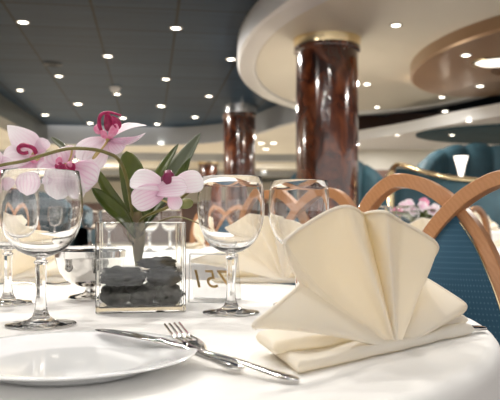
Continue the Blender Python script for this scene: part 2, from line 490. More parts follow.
t = thing('ceiling_lamp', 'big round white ceiling lamp at the right edge in the bronze oval', 'lamp', (2.62,7.45,2.63))
bm = NB(); lathe(bm, [(.27,2.63),(.27,2.585),(.24,2.575),(.22,2.60)], 40, (2.62,7.45,0)); finish('rim', bm, M['brass'], t)
bm = NB(); lathe(bm, [(.235,2.60),(.18,2.575),(.1,2.56),(0,2.555)], 40, (2.62,7.45,0)); finish('diffuser', bm, M['sconce'], t)
p = at(115,87,H1)
t = thing('smoke_detector', 'small white dome smoke detector on the dark ceiling', 'smoke detector', (p.x,p.y,H1))
bm = NB(); lathe(bm, [(.085,0),(.085,-.02),(.08,-.025)], 32, p); finish('base', bm, M['plastic'], t)
bm = NB(); lathe(bm, [(.075,-.022),(.07,-.05),(.045,-.075),(0,-.085)], 32, p); finish('dome', bm, M['plastic'], t)
p = at(53,64,H1)
t = thing('ceiling_vent', 'flat round dark grey vent on the dark ceiling', 'vent', (p.x,p.y,H1))
bm = NB(); lathe(bm, [(.12,0),(.12,-.012),(.10,-.02),(.09,-.012)], 36, p); finish('rim', bm, M['ventgrey'], t)
bm = NB(); lathe(bm, [(.085,-.014),(.06,-.006),(.05,-.02),(.03,-.008),(0,-.022)], 36, p); finish('louvre', bm, M['ventgrey'], t)

# ================================================================== the tables
def make_table(c, R, label, clabel, drop=.27, seed=0, ztop=TZ):
    x, y = c; z0 = 0.
    t = thing('dining_table', label, 'table', (x,y,z0), 'round dining tables')
    bm = NB(); lathe(bm, [(0,ztop-.004),(R-.012,ztop-.004),(R-.004,ztop-.010),(R-.004,ztop-.03),(R-.02,ztop-.035),(0,ztop-.035)], 72, (x,y,0)); finish('tabletop', bm, M['darkwood'], t)
    bm = NB(); lathe(bm, [(.06,ztop-.036),(.045,ztop-.1),(.045,.12),(.07,.07)], 28, (x,y,0)); finish('pedestal', bm, M['darkwood'], t)
    bm = NB(); lathe(bm, [(.07,.075),(.22,.05),(.27,.02),(.27,0),(0,0)], 40, (x,y,0)); finish('foot', bm, M['darkwood'], t)
    # the cloth: flat on top, rounded over the rim, hanging in folds
    bm = NB(); N = 220
    prof = []
    for i in range(7): prof.append((R*(i/6)*.985, 0., 0.))
    for i in range(1,7):
        a = PI/2*i/6; prof.append((R*.985+.02*math.sin(a), -.02*(1-math.cos(a)), 0.))
    for i in range(1,10): prof.append((R*.985+.02+.03*i/9, -.02-(drop-.02)*i/9, i/9))
    rings = []
    for k, (r, dz, f) in enumerate(prof):
        if r == 0: rings.append([bm.verts.new((x,y,ztop))]); continue
        row = []
        for i in range(N):
            a = 2*PI*i/N
            w = f**1.3*(.020*math.sin(17*a+seed)+.013*math.sin(29*a+2*seed+1)+.008*math.sin(7*a+3))
            rr = r+w+f*.012
            h = 0
            row.append(bm.verts.new((x+rr*math.cos(a), y+rr*math.sin(a), ztop+dz+h)))
        rings.append(row)
    for A, B in zip(rings, rings[1:]):
        for i in range(N):
            j = (i+1) % N
            if len(A) == 1: bm.faces.new((A[0], B[i], B[j]))
            else: bm.faces.new((A[i], B[i], B[j], A[j]))
    o = mesh_thing('tablecloth', bm, M['cloth'], clabel, 'tablecloth', (x,y,ztop), 'white tablecloths', angle=70)
    solid(o, .0016, -1.)
    return t
TC = (-.375, 1.05)
make_table(TC, .70, 'round dining table in the foreground under the orchid vase', 'white cloth on the foreground table under the plate and vase', .27, 1.)
make_table((-.62,3.25), .85, 'round dining table behind the orchid vase, second from the camera', 'white cloth on the table behind the orchid vase', .30, 2.)
make_table((1.02,3.15), .62, 'round dining table seen through the arch of the teal chair', 'white cloth on the table with the pink flower bowl', .30, 3.)
make_table((2.15,5.85), .75, 'round dining table at the right edge beyond the teal chair', 'white cloth on the table at the right edge of the photo', .30, 4., .82)

# ------------------------------------------------------------------ wine glasses
def wine_glass(name, label, group):
    t = thing(name, label, 'wine glass', (0,0,0), group)
    outer = [(.0058,.0905),(.0095,.0925),(.018,.0955),(.028,.101),(.0365,.1095),(.0435,.121),(.0485,.135),(.0512,.150),(.0518,.162),(.0510,.178),(.0492,.194),(.0474,.2072)]
    inner = [(.0470,.2084),(.0462,.2072),(.0478,.194),(.0496,.178),(.0503,.162),(.0497,.150),(.0469,.135),(.0418,.121),(.0346,.1105),(.026,.1030),(.016,.0985),(.007,.0965),(0,.0962)]
    bm = NB(); lathe(bm, outer+inner, 72); finish('bowl', bm, M['glass'], t, angle=80)
    bm = NB(); lathe(bm, [(.0058,.0905),(.0060,.088),(.0085,.0865),(.0088,.0845),(.0070,.082),(.0066,.070),(.0064,.045),(.0070,.028),(.0085,.018),(.0112,.0115)], 8); finish('stem', bm, M['glass'], t, angle=30)
    bm = NB(); lathe(bm, [(.0112,.0115),(.016,.0078),(.026,.0052),(.037,.0038),(.0425,.003),(.0438,.0018),(.0432,.0006),(.038,.0),(.02,.0),(0,.0)], 72); finish('foot', bm, M['glass'], t, angle=80)
    return t
GL = wine_glass('wine_glass', 'empty wine glass in front, standing right of the orchid vase', 'wine glasses on the foreground table')
c = T(231, 313.5); GL.location = (c.x, c.y, TZ+.0006)
c = T(41, 325.5); dup(GL, (c.x,c.y,TZ+.0006), .2, 'large empty wine glass at the left edge, above the dinner plate', scale=(1.075,1.075,1.0))
c = T(8, 304); dup(GL, (c.x,c.y,TZ+.0006), .2, 'wine glass half hidden at the far left edge, behind the large wine glass')
c = T(299, 305.5); dup(GL, (c.x,c.y,TZ+.0006), .3, 'empty wine glass whose foot is hidden behind the nearest cream napkin')
# ------------------------------------------------------------------ dinner plate
c = Vector((-.170,.665,TZ))
bm = NB()
lathe(bm, [(0,.0075),(.070,.0075),(.080,.0085),(.090,.0125),(.114,.0170),(.1188,.0182),(.120,.0172),(.1188,.0158),(.090,.0085),(.080,.0035),(.074,.0005),(.070,.0005),(.068,.0028),(0,.0028)], 96, (c.x,c.y,TZ+.0004))
mesh_thing('dinner_plate', bm, M['porcelain'], 'white porcelain dinner plate at the lower left', 'plate', (c.x,c.y,TZ), angle=60)

# ------------------------------------------------------------------ cutlery
def slab_path(bm, path, widths, thick, nrm):
    """flat rounded bar with a width and thickness at every point of the path"""
    sec = [(math.cos(a), math.sin(a)) for a in [2*PI*i/12 for i in range(12)]]
    sec = [(math.copysign(abs(x)**.8, x), math.copysign(abs(y)**.8, y)) for x, y in sec]
    sweep(bm, path, sec, up=nrm, scales=[(w/2, h/2) for w, h in zip(widths, thick)])
def knife(tip, end, label, blade_frac=.47):
    tip = Vector(tip); end = Vector(end); d = end-tip
    t = thing('table_knife', label, 'knife', (tip+end)/2*1.0)
    up = Vector((0,0,1))
    def bar(name, v0, v1, prof, n=22, arch=0.):
        path = []; W = []; H = []
        for i in range(n+1):
            q = i/n; v = v0+(v1-v0)*q
            path.append(tip + d*v + up*(arch*math.sin(PI*v)))
            for k in range(len(prof)-1):
                if prof[k][0] <= q <= prof[k+1][0]:
                    f = (q-prof[k][0])/(prof[k+1][0]-prof[k][0]); f = f*f*(3-2*f)
                    W.append(prof[k][1]+(prof[k+1][1]-prof[k][1])*f); H.append(prof[k][2]+(prof[k+1][2]-prof[k][2])*f); break
        b = NB(); slab_path(b, path, W, H, up); finish(name, b, M['steel'], t, angle=70)
    bar('blade', 0, blade_frac, [(0,.002,.0008),(.05,.011,.0014),(.18,.019,.0016),(.45,.0205,.0018),(.8,.018,.0022),(.95,.012,.004),(1,.011,.006)], arch=.006)
    bar('handle', blade_frac, 1, [(0,.011,.0062),(.05,.014,.0072),(.1,.010,.0062),(.35,.011,.0064),(.7,.0155,.0064),(.92,.020,.0062),(.98,.013,.005),(1,.003,.003)], n=30, arch=.006)
    return t
tip = P(96, 331.0, .775); tip.z = TZ+.0212
end = P(243, 362.5, .645); end.z = TZ+.0042
knife(tip, end, 'steel table knife resting across the rim of the white dinner plate')
def fork(end, neck, head, tip, label):
    end, neck, head, tip = map(Vector, (end, neck, head, tip)); up = Vector((0,0,1))
    dn = (end-tip); dn.z = 0; dn.normalize(); side = up.cross(dn).normalized()
    t = thing('table_fork', label, 'fork', (end+tip)/2)
    for k in range(4):
        s = (k-1.5)*.0062
        mid = head.lerp(tip,.5)-up*.0035
        pts = [head.lerp(tip,-.12)+side*s*.9, head.lerp(tip,.15)+side*s*.98-up*.001, mid+side*s, tip+side*s]
        b = NB(); tube(b, pts, .0017, 8, 5, .75); finish('tine', b, M['steel'], t)
    path = catmull([head.lerp(tip,.02), head, head.lerp(neck,.35)-up*.0005, head.lerp(neck,.7), neck, neck.lerp(end,.3)+up*.001, neck.lerp(end,.65), end], 6)
    n = len(path)-1; W = []; H = []
    prof = [(0,.021),(.14,.0235),(.3,.018),(.46,.0075),(.58,.0062),(.72,.0085),(.86,.0125),(.95,.017),(.985,.013),(1,.003)]
    for i in range(n+1):
        q = i/n
        for k in range(len(prof)-1):
            if prof[k][0] <= q <= prof[k+1][0]:
                f = (q-prof[k][0])/(prof[k+1][0]-prof[k][0]); W.append(prof[k][1]+(prof[k+1][1]-prof[k][1])*f); break
        H.append(.0034)
    b = NB(); slab_path(b, path, W, H, up); finish('handle', b, M['steel'], t, angle=70)
    return t
def Z(px, py, z): return T(px, py, TZ+z)
fork(Z(299,380.5,.0035), Z(206,352.5,.0165), Z(193,342.5,.0195), Z(172,323.5,.0285), 'steel fork lying over the knife with its tines turned up, handle toward the nearest napkin')
e = T(484, 331.5); u = Vector((-.80,-.60,0))
knife(Vector((e.x,e.y,TZ+.0045))+u*.2, Vector((e.x,e.y,TZ+.0045)), 'steel cutlery handle sticking out from under the nearest napkin at the right')
h = T(69, 285.5)
fork((h.x-.19,h.y-.03,TZ+.004), (h.x-.09,h.y-.015,TZ+.008), (h.x-.055,h.y-.01,TZ+.006), (h.x,h.y,TZ+.008), 'little fork at the far left behind the large wine glass')

# ------------------------------------------------------------------ silver bowl
c = T(90, 299)
t = thing('dessert_bowl', 'footed silver bowl standing left of the orchid vase', 'bowl', (c.x,c.y,TZ+.0004))
cc = (c.x,c.y,TZ+.0006)
bm = NB(); lathe(bm, [(.010,.0215),(.026,.0245),(.042,.034),(.054,.049),(.060,.066),(.0625,.078),(.0632,.079),(.0618,.0795),(.058,.066),(.052,.050),(.040,.036),(.024,.0275),(0,.0255)], 64, cc); finish('bowl', bm, M['silver'], t)
bm = NB(); lathe(bm, [(.0615,.0745),(.0638,.0765),(.0645,.0875),(.063,.089),(.0608,.0875),(.0612,.0775)], 64, cc); finish('rim_band', bm, M['steel'], t)
bm = NB(); lathe(bm, [(.010,.0225),(.0085,.017),(.0105,.012),(.022,.009),(.036,.0065),(.0395,.003),(.0395,0),(0,0)], 64, cc); finish('foot', bm, M['steel'], t)

# ------------------------------------------------------------------ glass vase, stones, water
VC = Vector((-.179,1.142,TZ+.0005)); VR = math.radians(10); hs = .0690; vh = .1395; wt = .0058; bt = .0080
def vp(x, y, z): return VC + Matrix.Rotation(VR,3,'Z') @ Vector((x,y,z))
def rsq(h, r, n=5):
    out = []
    for cx, cy, a0 in ((h-r,h-r,0),(-(h-r),h-r,PI/2),(-(h-r),-(h-r),PI),(h-r,-(h-r),1.5*PI)):
        for i in range(n+1):
            a = a0+PI/2*i/n; out.append((cx+r*math.cos(a), cy+r*math.sin(a)))
    return out
bm = NB()
def ring(h, r, z): return [bm.verts.new(vp(x,y,z)) for x, y in rsq(h, r)]
L = [ring(hs-.0015,.002,0), ring(hs,.003,.0015), ring(hs,.003,vh-.001), ring(hs-.0008,.003,vh), ring(hs-wt+.0008,.002,vh), ring(hs-wt,.002,vh-.001), ring(hs-wt,.002,bt+.002), ring(hs-wt-.002,.002,bt)]
for A, B in zip(L, L[1:]):
    for i in range(len(A)):
        j = (i+1) % len(A); bm.faces.new((A[i],A[j],B[j],B[i]))
bm.faces.new(list(reversed(L[0]))); bm.faces.new(L[-1])
mesh_thing('vase', bm, M['vase_glass'], 'square clear glass vase holding the orchid and dark stones', 'vase', tuple(VC), angle=35)
wl = .063; hw = hs-wt+.0002
bm = NB(); b0 = [bm.verts.new(vp(x,y,bt-.0002)) for x, y in rsq(hw-.0005,.002)]; b1 = [bm.verts.new(vp(x,y,wl)) for x, y in rsq(hw,.002)]
for i in range(len(b0)):
    j = (i+1) % len(b0); bm.faces.new((b0[i],b0[j],b1[j],b1[i]))
bm.faces.new(list(reversed(b0))); bm.faces.new(b1)
mesh_thing('water', bm, M['water'], 'clear water around the stones in the glass vase', 'water', tuple(vp(0,0,bt)), angle=35)
stones = [ # x, y, z, rx, ry, rz, turn, label
 (-.041,-.041,.0285,.0215,.021,.0165,.2,'front left dark stone at the bottom of the vase'),
 (.001,-.043,.0275,.0215,.019,.0158,-.3,'front middle dark stone at the bottom of the vase'),
 (.042,-.040,.0285,.0205,.022,.0166,.5,'front right dark stone at the bottom of the vase'),
 (-.041,.001,.028,.0205,.0205,.016,1.2,'dark stone at the bottom of the vase, behind the front left one'),
 (.000,-.002,.028,.0205,.0205,.016,.4,'dark stone at the bottom of the vase, in the centre'),
 (.041,.003,.028,.0200,.0205,.016,.9,'dark stone at the bottom of the vase, behind the front right one'),
 (-.034,.043,.028,.0260,.0190,.016,.1,'dark stone at the bottom of the vase, back left'),
 (.028,.043,.028,.0290,.0190,.016,-.1,'dark stone at the bottom of the vase, back right'),
 (-.026,-.037,.0570,.0350,.0245,.0150,.06,'long dark stone of the upper layer, front left in the vase'),
 (.037,-.034,.0560,.0250,.0270,.0145,-.25,'long dark stone of the upper layer, front right in the vase'),
 (-.036,.018,.0560,.0265,.0270,.0140,.5,'dark stone of the upper layer, left behind the stem'),
 (.037,.024,.0560,.0260,.0270,.0140,.2,'dark stone of the upper layer, right behind the stem'),
 (.026,-.012,.0760,.0330,.0210,.0085,-.22,'flat grey stone lying on top of the pile right of the stem'),
 (.036,.040,.0760,.0220,.0170,.0080,.3,'small flat stone on top of the pile at the back of the vase'),
]
for i, (x,y,z,rx,ry,rz,rot,l) in enumerate(stones):
    z -= .0033; x *= .985; y *= .985
    bm = NB(); R = Matrix.Rotation(VR+rot,3,'Z') @ Matrix.Rotation(.12*math.sin(i*2.3),3,'X')
    blob(bm, vp(x,y,z), (rx*.95,ry*.95,rz*.97), i+1, .36, 30, 20, R, 2.1, .6)
    mesh_thing('stone', bm, M['stone'], l, 'stone', tuple(vp(x,y,z-rz)), 'dark stones in the vase', angle=180)

# ------------------------------------------------------------------ orchid
ob = P(137, 262, 1.135)
OR = thing('orchid_plant', 'pink and white potted orchid in the square glass vase', 'orchid', tuple(ob))
bm = NB()
tube(bm, [P(138,266,1.135),P(137,250,1.135),P(137,236,1.13),P(134,222,1.125),P(131,205,1.115),P(128,186,1.105),P(124,170,1.10),P(117,158,1.07),P(107,153,1.045),P(97,150,1.025),P(82,148.5,1.015),P(66,149,1.015),P(45,154.5,1.025),P(24,161,1.035),P(2,165,1.045),P(-20,172,1.05)], .0029, 10, 6, .85)
finish('flower_spike', bm, M['spike'], OR)
bm = NB(); sweep(bm, catmull([P(138,266,1.137),P(138,254,1.135),P(138.5,243,1.13),P(138,230,1.13),P(136,220,1.13),P(135,212,1.13)],5), circ(.0105,12), scales=[.42+.72*math.sin(PI*min(1,i/34)) for i in range(26)])
finish('stem_base', bm, M['rootstock'], OR)
for pts, r in (([P(139,240,1.125),P(147,226,1.10),P(160,221,1.09),P(174,217,1.08),P(186,218.5,1.075),P(202,225,1.07)], .0018),
               ([P(133,244,1.12),P(128,234,1.10),P(131,222,1.10)], .0022)):
    bm = NB(); tube(bm, pts, r, 8, 6, .5); finish('aerial_root', bm, M['rootstock'], OR)
bm = NB(); tube(bm, [P(137,228,1.125),P(142,219,1.10),P(152,213.5,1.07),P(166,208,1.05),P(180,199,1.035),P(193,189,1.025)], .0027, 10, 6, .7)
finish('side_shoot', bm, M['spike'], OR)
def leaf(pts, w, n, m, fold=.18, tipness=.55, peak=.55):
    """leaf along a curved midrib through pts"""
    path = catmull(pts, 8); N = len(path)-1; n = Vector(n)
    bm = NB()
    def fn(u, v):
        i = min(int(v*N), N); p = path[i]
        t = (path[min(i+1,N)]-path[max(i-1,0)]).normalized(); nn = (n-t*n.dot(t)).normalized(); sd = t.cross(nn)
        s = 2*u-1
        if v < peak: k = .42+.58*math.sin(PI/2*v/peak)
        else: k = max(0.,1-((v-peak)/(1-peak))**(1.3+2*(1-tipness)))**.7
        return p + sd*(s*w/2*k) + nn*(fold*w*k*(abs(s)-.5))
    grid(bm, fn, 8, N)
    o = finish('leaf', bm, m, OR, angle=180); solid(o, .0016); return o
leaf([P(135,232,1.125),P(122,210,1.09),P(108,191,1.07),P(96,168,1.06)], .019, (.5,-1,.3), M['leaf'])
leaf([P(135,236,1.12),P(123,218,1.075),P(108,204,1.05),P(92,188,1.03)], .026, (.35,-1,.55), M['leaf'])
leaf([P(137,226,1.135),P(136,204,1.13),P(133,178,1.13),P(126,151,1.14)], .042, (.25,-1,.1), M['leaf'], .10, .25, .6)
leaf([P(139,226,1.14),P(148,204,1.15),P(161,172,1.16),P(178.5,143.5,1.18)], .024, (-.5,-1,.2), M['leaf'], .2, .8, .45)
leaf([P(141,228,1.15),P(156,204,1.17),P(176,172,1.19),P(200.5,133,1.22)], .044, (-.45,-1,.3), M['leaf_grey'], .28, .85, .5)
leaf([P(141,230,1.14),P(158,204,1.16),P(174,188,1.17),P(190,158,1.18)], .026, (-.6,-1,.3), M['leaf'], .2, .5, .6)
leaf([P(104,150,1.15),P(70,150,1.15),P(60,144,1.16),P(51,137,1.17)], .010, (0,-1,.3), M['leaf_grey'], .2, .5, .6)
for px, py, rx, rz, D, tilt in ((189.5,187,.0066,.0078,1.025,.4),(186,203.5,.0112,.0078,1.03,-.15)):
    bm = NB(); blob(bm, P(px,py,D), (rx,.0065,rz), px, .05, 16, 12, Matrix.Rotation(tilt,3,'Y')); finish('bud', bm, M['bud'], OR)

def flower(ctr, D, stalk, petals, lips, m='petal'):
    bm = NB(); c0 = P(ctr[0], ctr[1], D)
    tube(bm, [P(x,y,d) for x, y, d in stalk] + [c0+Vector((0,.004,0))], .0014, 8, 5, 1.2)
    blob(bm, c0+Vector((0,-.002,0)), (.0035,.004,.0045), D*10, .1, 12, 8)
    fl = finish('flower', bm, M['pedicel'], OR)
    for pt in petals:
        (bx,by),(tx,ty),w,n,dd = pt[:5]; kw = pt[5] if len(pt) > 5 else {}
        mm = kw.pop('m', m)
        bm = NB(); petal(bm, P(bx,by,D), P(tx,ty,D+dd), w*D/F, n, **kw)
        o = finish('petal', bm, M[mm], fl, angle=180); solid(o, .0007)
    for kind, m2, args, kw in lips:
        bm = NB()
        if kind == 'lobe':
            (bx,by),(tx,ty),w,n,d0,d1 = args
            petal(bm, P(bx,by,D+d0), P(tx,ty,D+d1), w*D/F, n, **kw)
            o = finish('lip', bm, M[m2], fl, angle=180); solid(o, .0012)
        elif kind == 'horn':
            pts, r, tp = args
            tube(bm, [P(x,y,D+d) for x, y, d in pts], r*D/F, 10, 6, tp); finish('lip', bm, M[m2], fl)
        else:
            (x,y,d),r = args
            blob(bm, P(x,y,D+d), tuple(q*D/F for q in r), x, .18, 18, 12); finish('lip', bm, M[m2], fl)
# the flower at the left with its pointed upper petal
flower((34,155), 1.09, [(42,155,1.026),(37,160,1.05)], [
  ((40,157),(7,125),27,(.3,-1,.1),.01,dict(cup=.12,arch=.05,tipness=.8,peak=.42,basew=.6,m='petal_white')),
  ((34,158),(2,160),26,(.1,-1,.4),-.01,dict(cup=.15,m='petal_white')),
  ((36,156),(58,183),27,(-.2,-1,.2),-.005,dict(cup=.14,arch=.1)),
  ((33,158),(26,196),28,(0,-1,.1),-.01,dict(cup=.1,arch=.1)),
  ((35,153),(48,140),14,(.1,-1,.1),.012,dict(cup=.12)),
 ], [('horn','lip',([(36,153,-.006),(33,148,-.012),(26,145.5,-.016),(20,146.5,-.018),(18.5,150,-.016),(22,153,-.014),(28,152.5,-.014)],2.3,.8),{}),
     ('lobe','lip_pink',((35,155),(33,163),9,(.3,-1,0),-.008,-.012),dict(cup=.3)),
     ('lobe','lip',((30,146),(18,146),6,(0,-.3,1),-.014,-.02),dict(cup=.3))])
# the flower facing out above the left glass rim
flower((66,166), 1.045, [(72,149,1.016),(71,156,1.03)], [
  ((66,167),(58,149),32,(0,-1,.35),.0,dict(cup=.25,arch=.12,tipness=.2)),
  ((71,167),(97,182),34,(-.2,-1,.05),-.005,dict(cup=.10,arch=.08,tipness=.15,wave=.03,peak=.66)),
  ((70,167),(82,199),20,(-.3,-1,.1),-.015,dict(cup=.2,arch=.06,tipness=.4,m='petal_white')),
  ((62,168),(38,177),26,(.2,-1,.2),.0,dict(cup=.15)),
  ((64,168),(57,200),28,(0,-1,.2),-.004,dict(cup=.12,m='petal_white')),
 ], [('blob','lip',((59,166.5,-.010),(4.2,3.,4.4)),{}),('blob','lip_pink',((70,164.5,-.012),(3.4,3.,3.2)),{}),
     ('lobe','lip',((67,165),(74,171.5),9,(.2,-1,.5),-.010,-.016),dict(cup=.5)),
     ('lobe','lip',((64,164),(63,173),8,(-.2,-1,.4),-.010,-.016),dict(cup=.4)),
     ('lobe','lip_pink',((62,163),(56,160),8,(-.4,-1,.4),-.008,-.012),dict(cup=.4))])
# the topmost flower, seen from the side
flower((108,139), 1.075, [(98,150,1.026),(93,158,1.03),(96,156,1.04),(104,146,1.06)], [
  ((109,139),(147,125.5),23,(-.35,-.55,1),.012,dict(cup=.10,arch=.12,tipness=.75,peak=.5,m='petal_white')),
  ((109,140),(145.5,133),19,(.1,-.6,1),-.02,dict(cup=.2,arch=-.16,tipness=.7,peak=.45)),
  ((107,139),(76,158),24,(-.3,-1,.35),-.006,dict(cup=.10,arch=.06,tipness=.3,m='petal_white')),
  ((106,141),(88,170),24,(.15,-1,.15),-.012,dict(cup=.12,arch=.08,m='petal_white')),
  ((110,140),(122,152),20,(0,-1,.5),.0,dict(cup=.12,arch=.1)),
 ], [('horn','lip',([(100.5,130,-.006),(99,122,-.010),(101,115,-.012),(107,112.3,-.012),(114,113.3,-.012),(121,115.5,-.012)],2.3,.45),{}),
     ('lobe','lip',((107,113),(110,132),12,(-.5,-1,.1),-.011,-.006),dict(cup=.25,arch=-.12,basew=.35)),
     ('lobe','lip',((112,116),(119.5,129),8,(.4,-1,.1),-.010,-.008),dict(cup=.2)),
     ('blob','lip_pink',((98,129,-.005),(4.4,3.,5.2)),{}),
     ('lobe','lip_pink',((109,139),(117,124),8,(.3,-1,0),-.004,-.012),dict(cup=.3)),
     ('lobe','lip_pink',((107,139),(103,130),7,(-.3,-1,0),-.004,-.010),dict(cup=.3))])
# the low flower over the vase rim, turned away
flower((166,187), 1.015, [(172,204,1.045),(160,198,1.02)], [
  ((166,188),(130,180),24,(.25,-1,.45),.004,dict(cup=.12,arch=.16,tipness=.12,peak=.66,basew=.4,m='petal_white')),
  ((165,189),(132,204),25,(.2,-1,.1),-.006,dict(cup=.10,arch=.12,tipness=.15,peak=.6,basew=.4)),
  ((154,193),(188,187),22,(-.1,-1,.35),-.022,dict(cup=.16,arch=.12,tipness=.15,peak=.7)),
  ((170,187),(204,181),24,(-.2,-1,.2),.008,dict(cup=.10,arch=.12,tipness=.2,peak=.62,m='petal_white')),
  ((170,194),(179,209),15,(-.1,-1,.1),-.002,dict(cup=.15)),
 ], [('blob','lip_dark',((168.5,177.5,-.012),(6.2,4.5,7.4)),{}),('lobe','lip_dark',((168,187),(165,174),8,(-.4,-1,.2),-.002,-.012),dict(cup=.3))])
# a flower cut by the left edge
flower((-6,172), 1.07, [(-14,169,1.08),(-10,170,1.075)], [
  ((-5,172),(14,163),20,(-.1,-1,.3),.0,dict(cup=.12)),((-5,173),(12,186),22,(-.1,-1,.1),.0,dict(cup=.12)),
  ((-6,174),(-22,190),22,(.1,-1,.1),.0,dict(cup=.12)),((-7,171),(-26,162),22,(.1,-1,.1),.0,dict(cup=.12)),((-6,170),(-6,150),20,(.1,-1,.1),.0,dict(cup=.12)),
 ], [('blob','lip',((-2,177,-.012),(4.5,3.,4.)),{}),('lobe','lip_pink',((-3,174),(4,179),7,(0,-1,.3),-.01,-.014),dict(cup=.3))])

# ------------------------------------------------------------------ table number card
c = T(210, 303)
t = thing('table_number', 'clear acrylic table number card with gold digits behind the wine glass', 'table card', (c.x,c.y,TZ+.0005))
rz = math.radians(-9); ex = Vector((math.cos(rz),math.sin(rz),0)); ey = Vector((-math.sin(rz),math.cos(rz),0)); ez = Vector((0,0,1))
b0 = Vector((c.x,c.y,TZ+.0006)); hh = .083; w0 = .038; w1 = .043
def plate4(bm, q, nrm, th):
    a = [bm.verts.new(p) for p in q]; b = [bm.verts.new(p+nrm*th) for p in q]
    bm.faces.new(a); bm.faces.new(list(reversed(b)))
    for i in range(4):
        j = (i+1) % 4; bm.faces.new((a[j],a[i],b[i],b[j]))
top = b0+ey*.028+ez*hh
bm = NB(); plate4(bm, [b0-ex*w0, b0+ex*w0, top+ex*w1, top-ex*w1], (ey-ez*.33).normalized(), .0028); finish('front_panel', bm, M['acrylic'], t, smooth=False)
fp = BASE[t.name]
pan = [o for o in t.children][0]
glint = mat('acrylic_painted_glint', (.95,.95,.95), .25, Transmission_Weight=.5)[0]  # whitish strips put the bright glint of clear edges into the colour
bm = NB()
for a_, c_ in ((b0-ex*w0, top-ex*w1), (b0+ex*w0, top+ex*w1), (top-ex*w1, top+ex*w1), (b0-ex*w0, b0+ex*w0)):
    d_ = (c_-a_).normalized(); n_ = (ey-ez*.33).normalized()
    sweep(bm, [a_+n_*.0014, c_+n_*.0014], [(.0009,.0016),(-.0009,.0016),(-.0009,-.0016),(.0009,-.0016)], up=n_)
finish('edge', bm, glint, pan, smooth=False)
bk = b0+ey*.062
bm = NB(); plate4(bm, [bk-ex*(w0+.006), bk+ex*(w0+.006), top+ey*.004+ex*w1-ez*.001, top+ey*.004-ex*w1-ez*.001], (ey+ez*.33).normalized(), .0028); finish('back_panel', bm, M['acrylic_reflect'], t, smooth=False)
cu = bpy.data.curves.new('digits', 'FONT'); cu.body = '751'; cu.size = .046; cu.shear = .3; cu.align_x = 'CENTER'; cu.extrude = .0003; cu.space_character = 1.05
tmp = bpy.data.objects.new('digits_tmp', cu); COL.objects.link(tmp); bpy.context.view_layer.update()
me = bpy.data.meshes.new_from_object(tmp.evaluated_get(bpy.context.evaluated_depsgraph_get())); bpy.data.objects.remove(tmp)
bm = NB(); bm.from_mesh(me)
tilt = (ez*hh+ey*.028).normalized()
Mx = Matrix((-ex, tilt, (-ex).cross(tilt))).transposed()
for v in bm.verts: v.co = b0 + tilt*.026 + ey*.0036 + ex*.003 + Mx @ v.co
finish('digits', bm, M['gold'], t, smooth=False)

# ------------------------------------------------------------------ folded napkins
def napkin_mesh(bm):
    V = P(397,350,.752)
    rays = [ # px, py, D
     (253,327.5,.612), (251,325.5,.605), (253,322,.607), (264,311,.625), (281,297,.66), (298,285,.702), (300,282,.708),
     (296,266,.690), (293,245,.672), (297,238,.672), (318,222,.690), (334,211,.700), (345,205,.708), (349,205,.712), (356,208,.735), (362,212,.768),
     (365,212,.770), (374,210,.742), (384,210,.728), (389,212,.728), (396,217,.752), (404,221,.772), (420,229,.782), (435,239,.796), (438,246,.804), (434,255,.815),
     (424,266,.850), (421,277,.885), (428,279,.886), (447,291,.872), (464,302,.862), (467,307,.862), (462,313,.865), (440,330,.90)]
    Q = [P(*r) for r in rays]
    sub = 3
    Qs = catmull(Q, sub); n = len(Qs)-1; m = 16
    # the rays meet in a tight bunch at V rather than in a point
    Vs = [V + (Qs[i]-V)*.03 for i in range(n+1)]
    nf = Vector((.72,-.69,0))
    def fn(u, v):
        i = round(u*n); q = Qs[i]; w = Vs[i]
        p = w.lerp(q, v)
        rr = (q-V)
        # cloth bows: lift along the facet, soft wrinkles
        k = i/sub
        bow = 0.
        if 6 < k < 13: bow = -.032*math.sin(PI*(k-6)/7)
        if 2 < k < 5: bow = .008*math.sin(PI*(k-2)/3)
        if k < 3: p.z += .006*math.sin(PI*v)*(1-k/3)
        if 20 < k < 24: bow = -.006*math.sin(PI*(k-20)/4)
        p += nf*(bow*math.sin(PI*min(v,1.)*.85))
        p += nf*.0012*noise.noise(p*28)
        return p
    grid(bm, fn, n, m)
    global HEM
    HEM = [fn(i/n, .985) for i in range(n+1)]
